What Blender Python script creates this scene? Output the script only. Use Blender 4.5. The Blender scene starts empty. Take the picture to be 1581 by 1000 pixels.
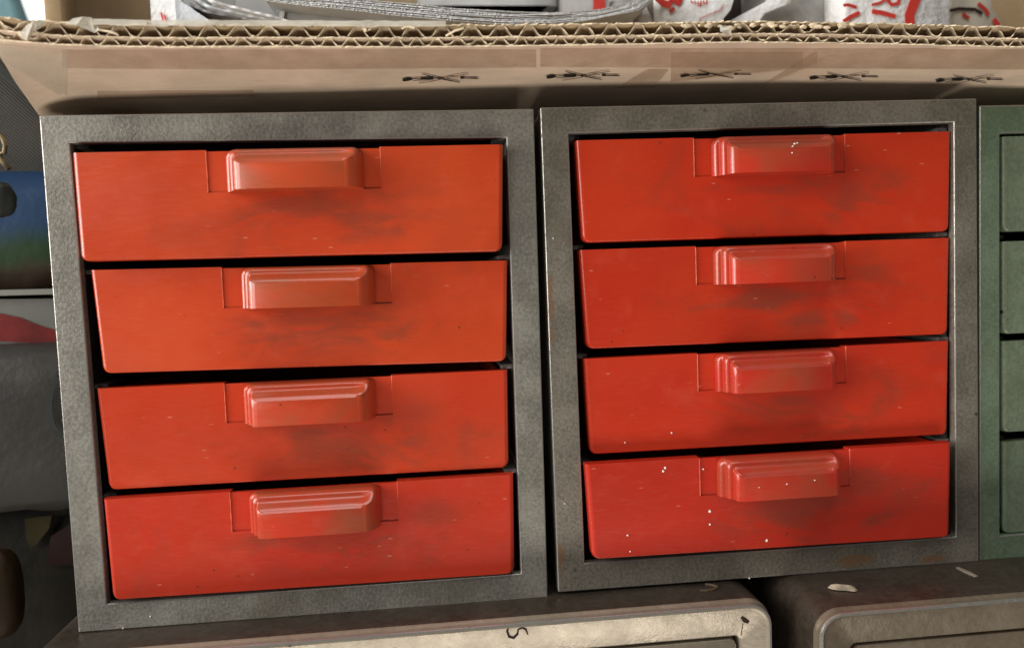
import bpy, bmesh, math, random
from mathutils import Vector, Matrix, noise

random.seed(7)
S = bpy.context.scene
COL = S.collection
R = math.radians

# ------------------------------------------------------------------ camera
CAM = Vector((0.121568, -0.2628095, 0.111973))
RX = Vector((0.99422999, -0.10047556, -0.03756848))
RY = Vector((-0.04352074, -0.0577198, -0.99738376))     # image down
RZ = Vector((0.09804425, 0.99326386, -0.06175953))      # forward
FPX, CX, CY = 1200.0, 790.5, 500.0

cd = bpy.data.cameras.new("camera")
cam = bpy.data.objects.new("camera", cd)
COL.objects.link(cam)
cam.matrix_world = Matrix(((RX.x, -RY.x, -RZ.x, CAM.x), (RX.y, -RY.y, -RZ.y, CAM.y),
                           (RX.z, -RY.z, -RZ.z, CAM.z), (0, 0, 0, 1)))
cd.sensor_fit = 'HORIZONTAL'
cd.sensor_width = 36.0
cd.lens = 36.0 * FPX / 1581.0
cd.clip_start, cd.clip_end = 0.005, 50.0
cd.dof.use_dof = True
cd.dof.focus_distance = 0.262
cd.dof.aperture_fstop = 8.0
S.camera = cam


def at(px, py, y):
    """point on the upright plane at depth y that the photo shows at (px, py)"""
    d = RX * ((px - CX) / FPX) + RY * ((py - CY) / FPX) + RZ
    return CAM + d * ((y - CAM.y) / d.y)


def atz(px, py, z):
    d = RX * ((px - CX) / FPX) + RY * ((py - CY) / FPX) + RZ
    return CAM + d * ((z - CAM.z) / d.z)


# ------------------------------------------------------------------ materials
class NT:
    def __init__(s, name):
        s.m = bpy.data.materials.new(name)
        s.m.use_nodes = True
        s.t = s.m.node_tree
        s.b = s.t.nodes["Principled BSDF"]

    def n(s, typ, **kw):
        o = s.t.nodes.new(typ)
        for k, v in kw.items():
            if isinstance(k, str) and hasattr(o, k):
                setattr(o, k, v)
        return o

    def link(s, a, b):
        s.t.links.new(a, b)

    def val(s, sock, v):
        if hasattr(v, "is_linked"):
            s.link(v, sock)
        else:
            sock.default_value = v

    def coord(s, rand=True, scale=(1, 1, 1)):
        tc = s.n("ShaderNodeTexCoord")
        mp = s.n("ShaderNodeMapping")
        mp.inputs["Scale"].default_value = scale
        s.link(tc.outputs["Object"], mp.inputs["Vector"])
        if not rand:
            return mp.outputs[0]
        oi = s.n("ShaderNodeObjectInfo")
        sc = s.n("ShaderNodeVectorMath", operation='SCALE')
        s.link(oi.outputs["Location"], sc.inputs[0])
        sc.inputs["Scale"].default_value = 7.31
        ad = s.n("ShaderNodeVectorMath", operation='ADD')
        s.link(mp.outputs[0], ad.inputs[0])
        s.link(sc.outputs[0], ad.inputs[1])
        return ad.outputs[0]

    def noise(s, vec, scale, detail=4, rough=.55, dist=0):
        o = s.n("ShaderNodeTexNoise")
        s.link(vec, o.inputs["Vector"])
        o.inputs["Scale"].default_value = scale
        o.inputs["Detail"].default_value = detail
        o.inputs["Roughness"].default_value = rough
        o.inputs["Distortion"].default_value = dist
        return o.outputs["Fac"]

    def voro(s, vec, scale, feature='F1', out="Distance"):
        o = s.n("ShaderNodeTexVoronoi", feature=feature)
        s.link(vec, o.inputs["Vector"])
        o.inputs["Scale"].default_value = scale
        return o.outputs[out]

    def ramp(s, fac, a, b, lo=0.0, hi=1.0):
        o = s.n("ShaderNodeMapRange")
        o.interpolation_type = 'SMOOTHSTEP'
        s.link(fac, o.inputs["Value"])
        for k, v in (("From Min", a), ("From Max", b), ("To Min", lo), ("To Max", hi)):
            o.inputs[k].default_value = v
        return o.outputs["Result"]

    def math(s, op, a, b=0.0):
        o = s.n("ShaderNodeMath", operation=op)
        s.val(o.inputs[0], a)
        s.val(o.inputs[1], b)
        return o.outputs[0]

    def mix(s, fac, a, b, blend='MIX'):
        o = s.n("ShaderNodeMix", data_type='RGBA', blend_type=blend)
        s.val(o.inputs[0], fac)
        for sock, v in ((o.inputs[6], a), (o.inputs[7], b)):
            if hasattr(v, "is_linked"):
                s.link(v, sock)
            else:
                sock.default_value = (*v, 1)
        return o.outputs[2]

    def bump(s, h, strength, dist):
        o = s.n("ShaderNodeBump")
        s.link(h, o.inputs["Height"])
        o.inputs["Strength"].default_value = strength
        o.inputs["Distance"].default_value = dist
        s.link(o.outputs[0], s.b.inputs["Normal"])

    def base(s, c):
        if hasattr(c, "is_linked"):
            s.link(c, s.b.inputs["Base Color"])
        else:
            s.b.inputs["Base Color"].default_value = (*c, 1)

    def rough(s, v):
        s.val(s.b.inputs["Roughness"], v)


def hammered(name, c1, c2, rust=0.0, rustc=(.16, .075, .03), rough=.40, metal=.3, size=900, spots=(), bmp=.28, clouds=1.0):
    s = NT(name)
    v = s.coord()
    n1 = s.noise(v, size, 3, .6)
    n2 = s.noise(v, 55, 5, .6)
    n3 = s.noise(v, 2600, 2, .6)
    mot = s.math('ADD', s.math('MULTIPLY', n1, .45), s.math('ADD', s.math('MULTIPLY', n2, .35), s.math('MULTIPLY', n3, .2)))
    c = s.mix(s.ramp(mot, .37, .63), c1, c2)
    # brownish grime clouds
    g = s.ramp(s.noise(v, 26, 6, .65, .6), .5, .72)
    c = s.mix(s.math('MULTIPLY', g, .45 * clouds), c, tuple(x * y for x, y in zip(c1, (.8, .68, .5))))
    # chips and dark pits
    p = s.voro(v, 95)
    c = s.mix(s.math('MULTIPLY', s.ramp(p, .10, .05), s.ramp(s.noise(v, 40, 1), .52, .6)), c, (.03, .025, .02))
    if rust:
        rr = s.ramp(s.noise(v, 34, 7, .7), .69 - rust * .1, .74 - rust * .1)
        c = s.mix(s.math('MULTIPLY', rr, .85), c, rustc)
    if spots:
        sep = s.n("ShaderNodeSeparateXYZ")
        s.link(s.coord(rand=False), sep.inputs[0])
        gn = s.noise(v, 160, 6, .7, .4)
        for cx, cz, rx, rz in spots:
            dx = s.math('MULTIPLY', s.math('SUBTRACT', sep.outputs[0], cx), 1 / rx)
            dz = s.math('MULTIPLY', s.math('SUBTRACT', sep.outputs[2], cz), 1 / rz)
            d = s.math('SQRT', s.math('ADD', s.math('MULTIPLY', dx, dx), s.math('MULTIPLY', dz, dz)))
            d = s.math('ADD', d, s.math('MULTIPLY', s.math('SUBTRACT', gn, .5), 2.4))
            c = s.mix(s.ramp(d, 1.0, .45, 0, .8), c, rustc)
    s.base(c)
    s.rough(s.ramp(n2, .2, .8, rough - .08, rough + .14))
    s.b.inputs["Metallic"].default_value = metal
    s.bump(s.math('ADD', n1, s.math('MULTIPLY', n3, .3)), bmp, .0006)
    return s.m


def plain(name, c, rough=.6, var=.25, scale=60, bump=.0, bscale=300, metal=0.0, stretch=(1, 1, 1), dist=.001):
    s = NT(name)
    v = s.coord(scale=stretch)
    n = s.noise(v, scale, 5, .6)
    dark = tuple(x * (1 - var) for x in c)
    lite = tuple(min(1, x * (1 + var)) for x in c)
    s.base(s.mix(s.ramp(n, .3, .7), dark, lite))
    s.rough(rough)
    s.b.inputs["Metallic"].default_value = metal
    if max(c) < .22 and not metal:
        s.b.inputs['Specular IOR Level'].default_value = .15
    if bump:
        s.bump(s.noise(v, bscale, 4, .6), bump, dist)
    return s.m


def worn_glint_edge(name):
    """paint rubbed thin to bright steel along folded edges, with dark nicks"""
    s = NT(name)
    v = s.coord()
    n = s.noise(v, 420, 5, .65)
    k = s.ramp(n, .33, .47)
    s.base(s.mix(k, (.15, .14, .12), (.40, .385, .35)))
    s.val(s.b.inputs["Metallic"], s.math('MULTIPLY', k, .7))
    s.rough(.30)
    s.bump(s.noise(v, 900, 3), .2, .0003)
    return s.m


def red_plastic(name, c1, c2, grime, handle=False):
    """old translucent red plastic: cloudy colour, fine rub lines, finger grime round the pull"""
    s = NT(name)
    raw = s.coord(rand=False)
    v = s.coord()
    vs = s.coord(scale=(.22, 1, 1.6))
    cloud = s.noise(v, 22, 4, .55, .4)
    c = s.mix(s.ramp(cloud, .3, .7), c1, c2)
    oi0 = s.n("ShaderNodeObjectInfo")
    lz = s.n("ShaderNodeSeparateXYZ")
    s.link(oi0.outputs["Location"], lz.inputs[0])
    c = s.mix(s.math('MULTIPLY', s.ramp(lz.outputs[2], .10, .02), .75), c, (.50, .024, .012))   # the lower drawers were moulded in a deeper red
    wash = s.ramp(s.noise(v, 13, 5, .6, .9), .42, .72)
    c = s.mix(s.math('MULTIPLY', wash, .38), c, tuple(x * k for x, k in zip(c1, (.70, .9, 1.1))))
    lines = s.noise(vs, 900, 3, .6)
    c = s.mix(s.math('MULTIPLY', s.ramp(lines, .55, .8), .06), c, (.75, .22, .12))
    pale = s.ramp(s.noise(v, 70, 5, .6, .3), .56, .75)
    c = s.mix(s.math('MULTIPLY', pale, .12), c, (.70, .16, .09))
    sep = s.n("ShaderNodeSeparateXYZ")
    s.link(raw, sep.inputs[0])
    gn = s.noise(s.coord(scale=(.5, 1, 1.2)), 48, 6, .62, .9)
    oi = s.n("ShaderNodeObjectInfo")
    rnd = lambda k: s.math('SUBTRACT', s.math('FRACT', s.math('MULTIPLY', oi.outputs["Random"], k)), .5)
    if not handle:
        def blob(cx, cz, rx, rz, k):
            dx = s.math('MULTIPLY', s.math('SUBTRACT', sep.outputs[0], cx), 1 / rx)
            dz = s.math('MULTIPLY', s.math('SUBTRACT', sep.outputs[2], cz), 1 / rz)
            d = s.math('SQRT', s.math('ADD', s.math('MULTIPLY', dx, dx), s.math('MULTIPLY', dz, dz)))
            d = s.math('ADD', d, s.math('MULTIPLY', s.math('SUBTRACT', gn, .5), 2.3))
            return s.ramp(d, 1.0, .15, 0, k)
        off = lambda c0, k, a: s.math('ADD', s.math('MULTIPLY', rnd(k), a), c0)
        smear = s.ramp(s.noise(s.coord(scale=(.7, 1, 1.5)), 42, 6, .6, 1.3), .40, .66)
        m = s.math('MULTIPLY', blob(off(.012, 3.1, .02), -.004, .052, .016, 1.0), s.math('MULTIPLY', smear, off(.85, 5.7, .5)))
        m = s.math('MAXIMUM', m, s.math('MULTIPLY', blob(off(.004, 7.3, .012), -.0015, .024, .0042, .75), off(.7, 17.7, .6)))
        m = s.math('MAXIMUM', m, s.math('MULTIPLY', blob(off(.034, 13.1, .010), off(.006, 19.3, .005), .013, .008, .75), off(.45, 23.9, .9)))
        m = s.math('MAXIMUM', m, s.math('MULTIPLY', s.ramp(s.noise(v, 34, 6, .62, .9), .55, .80), .45))
    else:
        m = s.math('MULTIPLY', s.ramp(s.noise(v, 55, 5, .55, .5), .30, .78), .8)
        # dust lies on what faces up
        ge = s.n("ShaderNodeNewGeometry")
        sz = s.n("ShaderNodeSeparateXYZ")
        s.link(ge.outputs["True Normal"], sz.inputs[0])
        up = s.math('MULTIPLY', s.ramp(sz.outputs[2], .5, .95), s.ramp(s.noise(v, 160, 4), .3, .6, .25, .65))
        m = s.math('MAXIMUM', m, up)
    c = s.mix(s.math('MULTIPLY', m, grime), c, (.165, .050, .028) if not handle else (.25, .085, .036))
    # little dark nicks and pale scratches
    nick = s.math('MULTIPLY', s.ramp(s.voro(v, 170), .085, .05), s.ramp(s.noise(v, 33, 1), .55, .62))
    c = s.mix(s.math('MULTIPLY', nick, .7), c, (.07, .02, .018))
    sv = s.coord(scale=(.35, 1, 1.4))
    scr = s.math('MULTIPLY', s.ramp(s.voro(sv, 260), .10, .04), s.ramp(s.noise(v, 27, 2), .46, .60))
    c = s.mix(s.math('MULTIPLY', scr, .45), c, (.8, .36, .25))
    s.base(c)
    s.rough(s.ramp(s.math('ADD', s.math('MULTIPLY', gn, .6), s.math('MULTIPLY', lines, .4)), .3, .7, .24, .40))
    s.b.inputs["Subsurface Weight"].default_value = .0
    s.b.inputs["Coat Weight"].default_value = .5 if not handle else .55
    s.b.inputs["Coat Roughness"].default_value = .2 if not handle else .14
    hb = s.math('ADD', s.math('MULTIPLY', lines, .07), s.noise(v, 60, 3, .5))
    s.bump(hb, .10, .0012)
    return s.m


def kraft(name, c, streak=1.0):
    s = NT(name)
    v = s.coord(rand=False)
    vs = s.coord(rand=False, scale=(.12, 1, 1))
    n = s.noise(v, 30, 5, .6)
    f = s.noise(vs, 700, 4, .6)
    c1 = s.mix(s.ramp(n, .3, .7), tuple(x * .86 for x in c), tuple(x * 1.12 for x in c))
    c1 = s.mix(s.math('MULTIPLY', s.ramp(f, .45, .75), .25 * streak), c1, tuple(x * .62 for x in c))
    c1 = s.mix(s.math('MULTIPLY', s.ramp(s.noise(v, 17, 6, .65, .7), .56, .74), .4), c1, (c[0] * .9, c[1] * .72, c[2] * .6))
    s.base(c1)
    s.rough(.72)
    s.bump(s.math('ADD', f, s.noise(v, 1500, 2)), .25, .0003)
    return s.m


M = {}
M['steel_a'] = hammered('hammered_grey_paint', (.150, .142, .120), (.285, .272, .235), rust=.0)
M['steel_b'] = hammered('hammered_grey_brown_paint', (.122, .108, .085), (.238, .215, .174), rust=.15, rustc=(.21, .115, .058), spots=[(.1095, .0035, .0085, .0025), (.1395, .0015, .0065, .0018), (.0012, .012, .002, .006), (.0008, .10, .0015, .012)])
M['green'] = hammered('hammered_green_paint', (.115, .165, .105), (.185, .245, .165), rust=.12, rustc=(.10, .06, .03))
M['green2'] = hammered('green_drawer_paint', (.15, .19, .125), (.22, .275, .19), rust=.12, rustc=(.12, .075, .035), rough=.35)
M['brown'] = hammered('grey_brown_enamel', (.245, .208, .155), (.30, .258, .196), rust=.3, rustc=(.07, .045, .03), rough=.30, size=420, bmp=.2, clouds=.5)
M['brown2'] = hammered('brown_enamel', (.160, .127, .088), (.205, .167, .120), rust=.3, rustc=(.07, .045, .03), rough=.30, size=420, bmp=.2, clouds=.5)
M['brown_top'] = hammered('dusty_brown_enamel', (.040, .030, .022), (.068, .053, .039), rust=.25, rustc=(.05, .025, .015), rough=.36, size=420, bmp=.2, clouds=.5)  # much darker than the front paint; covers top, sides and back
M['dark'] = plain('dark_steel_inside', (.035, .032, .03), .6)  # shade inside the cabinets put into a darker steel colour
M['rail'] = plain('bare_steel_rail', (.19, .18, .17), .4, .3, 300, metal=.5)
M['worn'] = worn_glint_edge('worn_painted_edge')  # wear made brighter so the colour carries the edge highlight
M['rim'] = plain('worn_red_rim', (.60, .13, .065), .35, .3, 400)  # paler red stands for the light along the recess edges
M['mark'] = plain('dark_scuff', (.035, .022, .015), .7)
M['speck'] = plain('white_paint_speck', (.82, .80, .74), .5, .05)
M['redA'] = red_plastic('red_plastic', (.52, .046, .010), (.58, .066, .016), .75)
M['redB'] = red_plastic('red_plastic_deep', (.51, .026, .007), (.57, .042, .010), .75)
M['hanA'] = red_plastic('red_plastic_pull', (.50, .048, .010), (.57, .070, .018), .8, True)
M['hanB'] = red_plastic('red_plastic_pull_deep', (.48, .022, .010), (.54, .036, .014), .7, True)
M['kraft'] = kraft('kraft_liner', (.66, .515, .385))
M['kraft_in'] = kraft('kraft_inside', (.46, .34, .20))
M['flute'] = plain('corrugated_medium', (.46, .36, .24), .8, .2, 200)  # darkened so the colour holds the shade inside the flute holes
M['liner_edge'] = plain('cut_liner_edge', (.76, .62, .43), .8, .22, 160, .4, 900)
M['print'] = plain('black_box_print', (.022, .016, .013), .6, .5, 500)
M['print_faint'] = plain('faded_box_print', (.15, .095, .06), .7, .4, 600)
M['paper'] = plain('white_paper', (.80, .80, .79), .5, .05, 60, .9, 55, dist=.004)
M['paper_blue'] = plain('cool_white_film', (.64, .68, .72), .3, .08, 60, .7, 60, dist=.003)
M['page'] = plain('grey_page', (.48, .475, .46), .6, .12, 60)
M['sheet_edge'] = plain('sheet_edge', (.66, .66, .66), .5, .2, 420)
M['sheet_dark'] = plain('printed_sheet', (.30, .29, .30), .5, .35, 300)
M['grey_film'] = plain('grey_film', (.36, .35, .33), .4, .12, 60, .8, 50, dist=.003)
M['cream'] = plain('cream_pack', (.66, .60, .50), .5, .08)
M['redink'] = plain('red_ink', (.62, .045, .03), .5, .12, 200)
M['strap'] = plain('taupe_strap', (.20, .165, .13), .7)
M['brownring'] = plain('dull_brown_rubber', (.10, .07, .045), .6)
M['wood'] = plain('pale_wood_chip', (.34, .27, .19), .7, .35, 300, stretch=(1, .2, 1))
M['tealcloth'] = plain('teal_cloth', (.12, .22, .24), .8, .3, 14)
M['wall'] = plain('dim_wall', (.07, .06, .048), .9, .2, 4)
M['blackp'] = plain('black_rubber', (.022, .024, .022), .5)
M['brass'] = plain('tarnished_brass', (.15, .115, .06), .45, .5, 300, metal=.7)
M['whitepack'] = plain('white_pack', (.15, .15, .132), .5, .12, 30)  # from here to maroon, shade of the left corner darkens the colours
M['redband'] = plain('red_label_band', (.13, .012, .010), .5, .3, 120)
M['greybag'] = plain('grey_plastic_bag', (.034, .032, .029), .5, .18, 25, .6, 60, dist=.002)  # grey lowered to near black for the shadow over the bag
M['olive'] = plain('dark_olive_sack', (.0085, .0070, .0038), .7, .4, 80, .5, 200)
M['amber'] = plain('amber_plastic', (.016, .0085, .003), .6, .4, 60)
M['mustard'] = plain('mustard_label', (.028, .020, .005), .6, .3, 90)
M['maroon'] = plain('maroon_label', (.015, .005, .004), .6, .3, 90)


def fabric():
    s = NT('charcoal_woven_fabric')
    v = s.coord(rand=False)
    w1 = s.n("ShaderNodeTexWave")
    w1.bands_direction = 'DIAGONAL'
    s.link(v, w1.inputs[0])
    w1.inputs["Scale"].default_value = 420
    w1.inputs["Distortion"].default_value = 1.0
    c = s.mix(w1.outputs["Fac"], (.016, .015, .012), (.036, .034, .028))  # weave tones lowered to include the shade around the case
    c = s.mix(s.ramp(s.noise(v, 30), .4, .7), c, (.034, .027, .02))
    s.base(c)
    s.rough(.85)
    s.bump(w1.outputs["Fac"], .5, .0006)
    return s.m


def sack():
    """printed sack: broad blue, green and brown colour bands running round it"""
    s = NT('printed_sack')
    v = s.coord(rand=False)
    sep = s.n("ShaderNodeSeparateXYZ")
    s.link(v, sep.inputs[0])
    z = s.math('ADD', sep.outputs[2], s.math('MULTIPLY', s.math('SUBTRACT', s.noise(v, 22, 3), .5), .02))
    c = s.mix(s.ramp(z, -.006, .008), (.006, .024, .004), (.003, .024, .070))  # print colours deepened by the shade the sack lies in
    c = s.mix(s.ramp(z, -.008, -.018), c, (.030, .016, .007))
    s.base(c)
    s.rough(.62)
    s.b.inputs['Specular IOR Level'].default_value = .25
    s.bump(s.noise(v, 70, 3), .4, .002)
    return s.m


M['fabric'] = fabric()
M['sack'] = sack()


def film(name, c, alpha, rough=.2):
    s = NT(name)
    s.base(c)
    s.rough(rough)
    tr = s.n("ShaderNodeBsdfTransparent")
    mx = s.n("ShaderNodeMixShader")
    v = s.coord(rand=False)
    f = s.ramp(s.noise(v, 90, 4, .6), .3, .7, alpha - .12, alpha + .12)
    s.link(f, mx.inputs[0])
    s.link(tr.outputs[0], mx.inputs[1])
    s.link(s.b.outputs[0], mx.inputs[2])
    s.link(mx.outputs[0], s.t.nodes["Material Output"].inputs[0])
    return s.m


M['tape'] = film('brown_packing_tape', (.52, .36, .24), .42, .25)
M['tape_film'] = film('thin_clear_tape', (.66, .60, .48), .32, .22)
M['tape_clear'] = film('cloudy_clear_tape', (.74, .70, .60), .55, .25)


def emit(name, c, k):
    m = bpy.data.materials.new(name)
    m.use_nodes = True
    b = m.node_tree.nodes["Principled BSDF"]
    b.inputs["Base Color"].default_value = (*c, 1)
    b.inputs["Emission Color"].default_value = (*c, 1)
    b.inputs["Emission Strength"].default_value = k
    return m


M['daylight'] = emit('daylit_pane', (1, .98, .94), 1.6)


# ------------------------------------------------------------------ mesh helpers
def link_mesh(name, bm, mats, parent=None, origin=None, smooth=True, ang=38):
    if origin is not None:
        bmesh.ops.translate(bm, verts=bm.verts, vec=-Vector(origin))
    bmesh.ops.recalc_face_normals(bm, faces=bm.faces)
    me = bpy.data.meshes.new(name)
    bm.to_mesh(me)
    bm.free()
    for m in (mats if isinstance(mats, (list, tuple)) else [mats]):
        me.materials.append(m)
    if smooth:
        me.polygons.foreach_set("use_smooth", [True] * len(me.polygons))
        me.set_sharp_from_angle(angle=R(ang))
    o = bpy.data.objects.new(name, me)
    COL.objects.link(o)
    if origin is not None:
        o.location = origin
    if parent:
        o.parent = parent
        bpy.context.view_layer.update()
        o.matrix_parent_inverse = parent.matrix_world.inverted()
    return o


def thing(name, label, cat, loc=(0, 0, 0), group=None):
    o = bpy.data.objects.new(name, None)
    o.empty_display_size = .02
    COL.objects.link(o)
    o.location = loc
    o['label'], o['category'] = label, cat
    if group:
        o['group'] = group
    bpy.context.view_layer.update()
    return o


def tag(o, label, cat, group=None):
    o['label'], o['category'] = label, cat
    if group:
        o['group'] = group
    return o


def hexa(bm, pts8, mi=0):
    """8 points: front 4 (loop) then back 4 (same order)"""
    v = [bm.verts.new(p) for p in pts8]
    fs = [(0, 1, 2, 3), (7, 6, 5, 4), (0, 4, 5, 1), (1, 5, 6, 2), (2, 6, 7, 3), (3, 7, 4, 0)]
    out = []
    for f in fs:
        fa = bm.faces.new([v[i] for i in f])
        fa.material_index = mi
        out.append(fa)
    return v, out


def box(bm, x0, x1, y0, y1, z0, z1, mi=0, bev=0):
    v, f = hexa(bm, [(x0, y0, z0), (x1, y0, z0), (x1, y0, z1), (x0, y0, z1),
                     (x0, y1, z0), (x1, y1, z0), (x1, y1, z1), (x0, y1, z1)], mi)
    if bev:
        es = list({e for fa in f for e in fa.edges})
        bmesh.ops.bevel(bm, geom=es, offset=bev, segments=2, profile=.5, affect='EDGES')


def prism(bm, pts, depth_vec, mi=0):
    """closed outline (list of Vectors) pushed along depth_vec"""
    a = [bm.verts.new(p) for p in pts]
    b = [bm.verts.new(Vector(p) + depth_vec) for p in pts]
    fs = [bm.faces.new(a), bm.faces.new(b[::-1])]
    n = len(a)
    for i in range(n):
        fs.append(bm.faces.new((a[i], b[i], b[(i + 1) % n], a[(i + 1) % n])))
    for f in fs:
        f.material_index = mi
    return a, b, fs


def ribbon(bm, pts, w, thick, normal, mi=0, taper=False):
    """flat stroke of width w along 3D pts lying on a surface of the given normal"""
    pts = [Vector(p) for p in pts]
    n = Vector(normal).normalized()
    L, Rr = [], []
    for i, p in enumerate(pts):
        d = (pts[min(i + 1, len(pts) - 1)] - pts[max(i - 1, 0)]).normalized()
        s = d.cross(n).normalized()
        k = w / 2
        if taper:
            k *= .35 + .65 * math.sin(math.pi * min(1, (i + .35) / (len(pts) - .3)))
        L.append(p + s * k)
        Rr.append(p - s * k)
    rows = []
    for i in range(len(pts)):
        rows.append([bm.verts.new(q) for q in (L[i], L[i] + n * thick, Rr[i] + n * thick, Rr[i])])
    for i in range(len(pts) - 1):
        for j in range(4):
            f = bm.faces.new((rows[i][j], rows[i][(j + 1) % 4], rows[i + 1][(j + 1) % 4], rows[i + 1][j]))
            f.material_index = mi
    for r in (rows[0], rows[-1][::-1]):
        f = bm.faces.new(r)
        f.material_index = mi


def speck(bm, c, r, mi):
    """flat drop of dried paint on a front face"""
    c = Vector(c)
    n = 9
    ring = [bm.verts.new(c + Vector((math.cos(a) * r * random.uniform(.8, 1.15), .0002, math.sin(a) * r * random.uniform(.8, 1.15))))
            for a in [2 * math.pi * i / n for i in range(n)]]
    mid = [bm.verts.new(v.co * .55 + c * .45 + Vector((0, -.00035, 0))) for v in ring]
    for i in range(n):
        bm.faces.new((ring[i], ring[(i + 1) % n], mid[(i + 1) % n], mid[i])).material_index = mi
    bm.faces.new(mid).material_index = mi


def pillow(name, c, dims, mats, e=.55, amp=.12, freq=3.0, seed=0, nu=40, nv=24, rot=None):
    """soft bag: superellipsoid with folds"""
    bm = bmesh.new()
    sg = lambda t, p: math.copysign(abs(t) ** p, t)
    rows = []
    for j in range(nv + 1):
        ph = -math.pi / 2 + math.pi * j / nv
        row = []
        for i in range(nu):
            th = 2 * math.pi * i / nu
            d = Vector((sg(math.cos(ph), e) * sg(math.cos(th), e), sg(math.cos(ph), e) * sg(math.sin(th), e), sg(math.sin(ph), e)))
            k = 1 + amp * noise.noise(d * freq + Vector((seed, seed * 2.3, 0))) + amp * .5 * noise.noise(d * freq * 2.7 + Vector((0, seed, 5)))
            p = Vector((d.x * dims[0], d.y * dims[1], d.z * dims[2])) * .5 * k
            if rot:
                p = Matrix.Rotation(R(rot[1]), 3, rot[0]) @ p
            row.append(bm.verts.new(Vector(c) + p))
        rows.append(row)
    for j in range(nv):
        for i in range(nu):
            bm.faces.new((rows[j][i], rows[j][(i + 1) % nu], rows[j + 1][(i + 1) % nu], rows[j + 1][i]))
    bmesh.ops.remove_doubles(bm, verts=bm.verts, dist=1e-6)
    return link_mesh(name, bm, mats, origin=c, ang=80)


# ------------------------------------------------------------------ cabinets
def ring_frame(bm, O, I, t, bev, lip):
    """face frame: outer loop O, inner loop I (TL,TR,BR,BL), folded back by t outside and lip inside"""
    f = lambda L, dy: [bm.verts.new((p.x, p.y + dy, p.z)) for p in L]
    o0, i0, o1, i1 = f(O, 0), f(I, 0), f(O, t), f(I, lip)
    edges = []
    for k in range(4):
        l = (k + 1) % 4
        bm.faces.new((o0[k], o0[l], i0[l], i0[k]))
        bm.faces.new((o0[k], o1[k], o1[l], o0[l]))
        bm.faces.new((i0[k], i0[l], i1[l], i1[k]))
        bm.faces.new((o1[k], i1[k], i1[l], o1[l]))
    bm.edges.ensure_lookup_table()
    es = []
    for L in (o0, i0):
        for k in range(4):
            es.append(bm.edges.get((L[k], L[(k + 1) % 4])))
    for k in range(4):
        es.append(bm.edges.get((o0[k], o1[k])))
    bmesh.ops.bevel(bm, geom=es, offset=bev, segments=3, profile=.5, affect='EDGES', material=2)


HW, HH = .0432, .0133           # pull: width and height


def handle_mesh():
    """hollow art-deco pull: three rounded steps at each end, a cove and a ridge on top, flat front"""
    side = [(0, 0), (.0001, .0010), (.0003, .0019), (.0008, .0026), (.0014, .0028), (.00175, .0028),
            (.0019, .0042), (.0022, .0052), (.0027, .0057), (.0032, .0058), (.0035, .0058),
            (.0036, .0072), (.0039, .0082), (.0044, .0089), (.0051, .0093), (.0059, .0095)]
    top = [(0, 0), (.00005, .0010), (.0001, .0019), (.00015, .0027), (.0002, .0034), (.0003, .0042),
           (.0006, .0050), (.0010, .0055), (.0015, .0057), (.0020, .0058), (.0024, .0061),
           (.0029, .0068), (.0034, .0077), (.0039, .0085), (.0045, .0091), (.0052, .0095)]
    bm = bmesh.new()
    rows = []
    N = len(side)
    right = [(.0056 * (1 - math.cos(math.pi / 2 * k / (N - 1))) ** .9, .0095 * math.sin(math.pi / 2 * k / (N - 1)) ** .85) for k in range(N)]
    for k in range(N):
        ds, h = side[k]
        dt, h2 = top[k]
        dr, h3 = right[k]
        xl, xr, zt, zb = ds, HW - dr, HH - dt, 0.0
        r = .0026 * (1 - k / (N - 1)) ** .8 + .0003
        pts = []
        for q in range(4):                         # left side, bottom to top
            pts.append((xl, -h, zb + (zt - r - zb) * q / 3))
        for q in range(1, 6):                      # corner
            a = math.pi - math.pi / 2 * q / 6
            mixh = h + (h2 - h) * q / 6
            pts.append((xl + r + math.cos(a) * r, -mixh, zt - r + math.sin(a) * r))
        for q in range(13):                        # top
            pts.append((xl + r + (xr - xl - 2 * r) * q / 12, -h2, zt))
        for q in range(1, 6):
            a = math.pi / 2 - math.pi / 2 * q / 6
            mixh = h2 + (h3 - h2) * q / 6
            pts.append((xr - r + math.cos(a) * r, -mixh, zt - r + math.sin(a) * r))
        for q in range(4):
            pts.append((xr, -h3, zt - r - (zt - r - zb) * q / 3))
        rows.append([bm.verts.new(p) for p in pts])
    n = len(rows[0])
    for k in range(N - 1):
        for i in range(n - 1):
            bm.faces.new((rows[k][i], rows[k][i + 1], rows[k + 1][i + 1], rows[k + 1][i]))
    # front face, very slightly dished
    last = rows[-1]
    c = [v.co.copy() for v in last]
    cen = sum(c, Vector()) / n
    inner = [bm.verts.new(Vector((cen.x + (p.x - cen.x) * .985, p.y - .00012, p.z + (cen.z - p.z) * .06 if p.z > .001 else p.z))) for p in c]
    for i in range(n - 1):
        bm.faces.new((last[i], last[i + 1], inner[i + 1], inner[i]))
    bm.faces.new(inner)
    # underside with finger hollow
    low = [r[0] for r in rows] + [inner[0], inner[-1]] + [r[-1] for r in rows[::-1]]
    bm.faces.new(low)
    bmesh.ops.recalc_face_normals(bm, faces=bm.faces)
    me = bpy.data.meshes.new("handle")
    bm.to_mesh(me)
    bm.free()
    me.polygons.foreach_set("use_smooth", [True] * len(me.polygons))
    me.set_sharp_from_angle(angle=R(42))
    return me


HANDLE = {}
for key in ('hanA', 'hanB', 'green2'):
    HANDLE[key] = handle_mesh()
    HANDLE[key].materials.append(M[key])


def weighted(o):
    m = o.modifiers.new('weighted_normals', 'WEIGHTED_NORMAL')
    m.keep_sharp = True
    m.weight = 100


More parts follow.
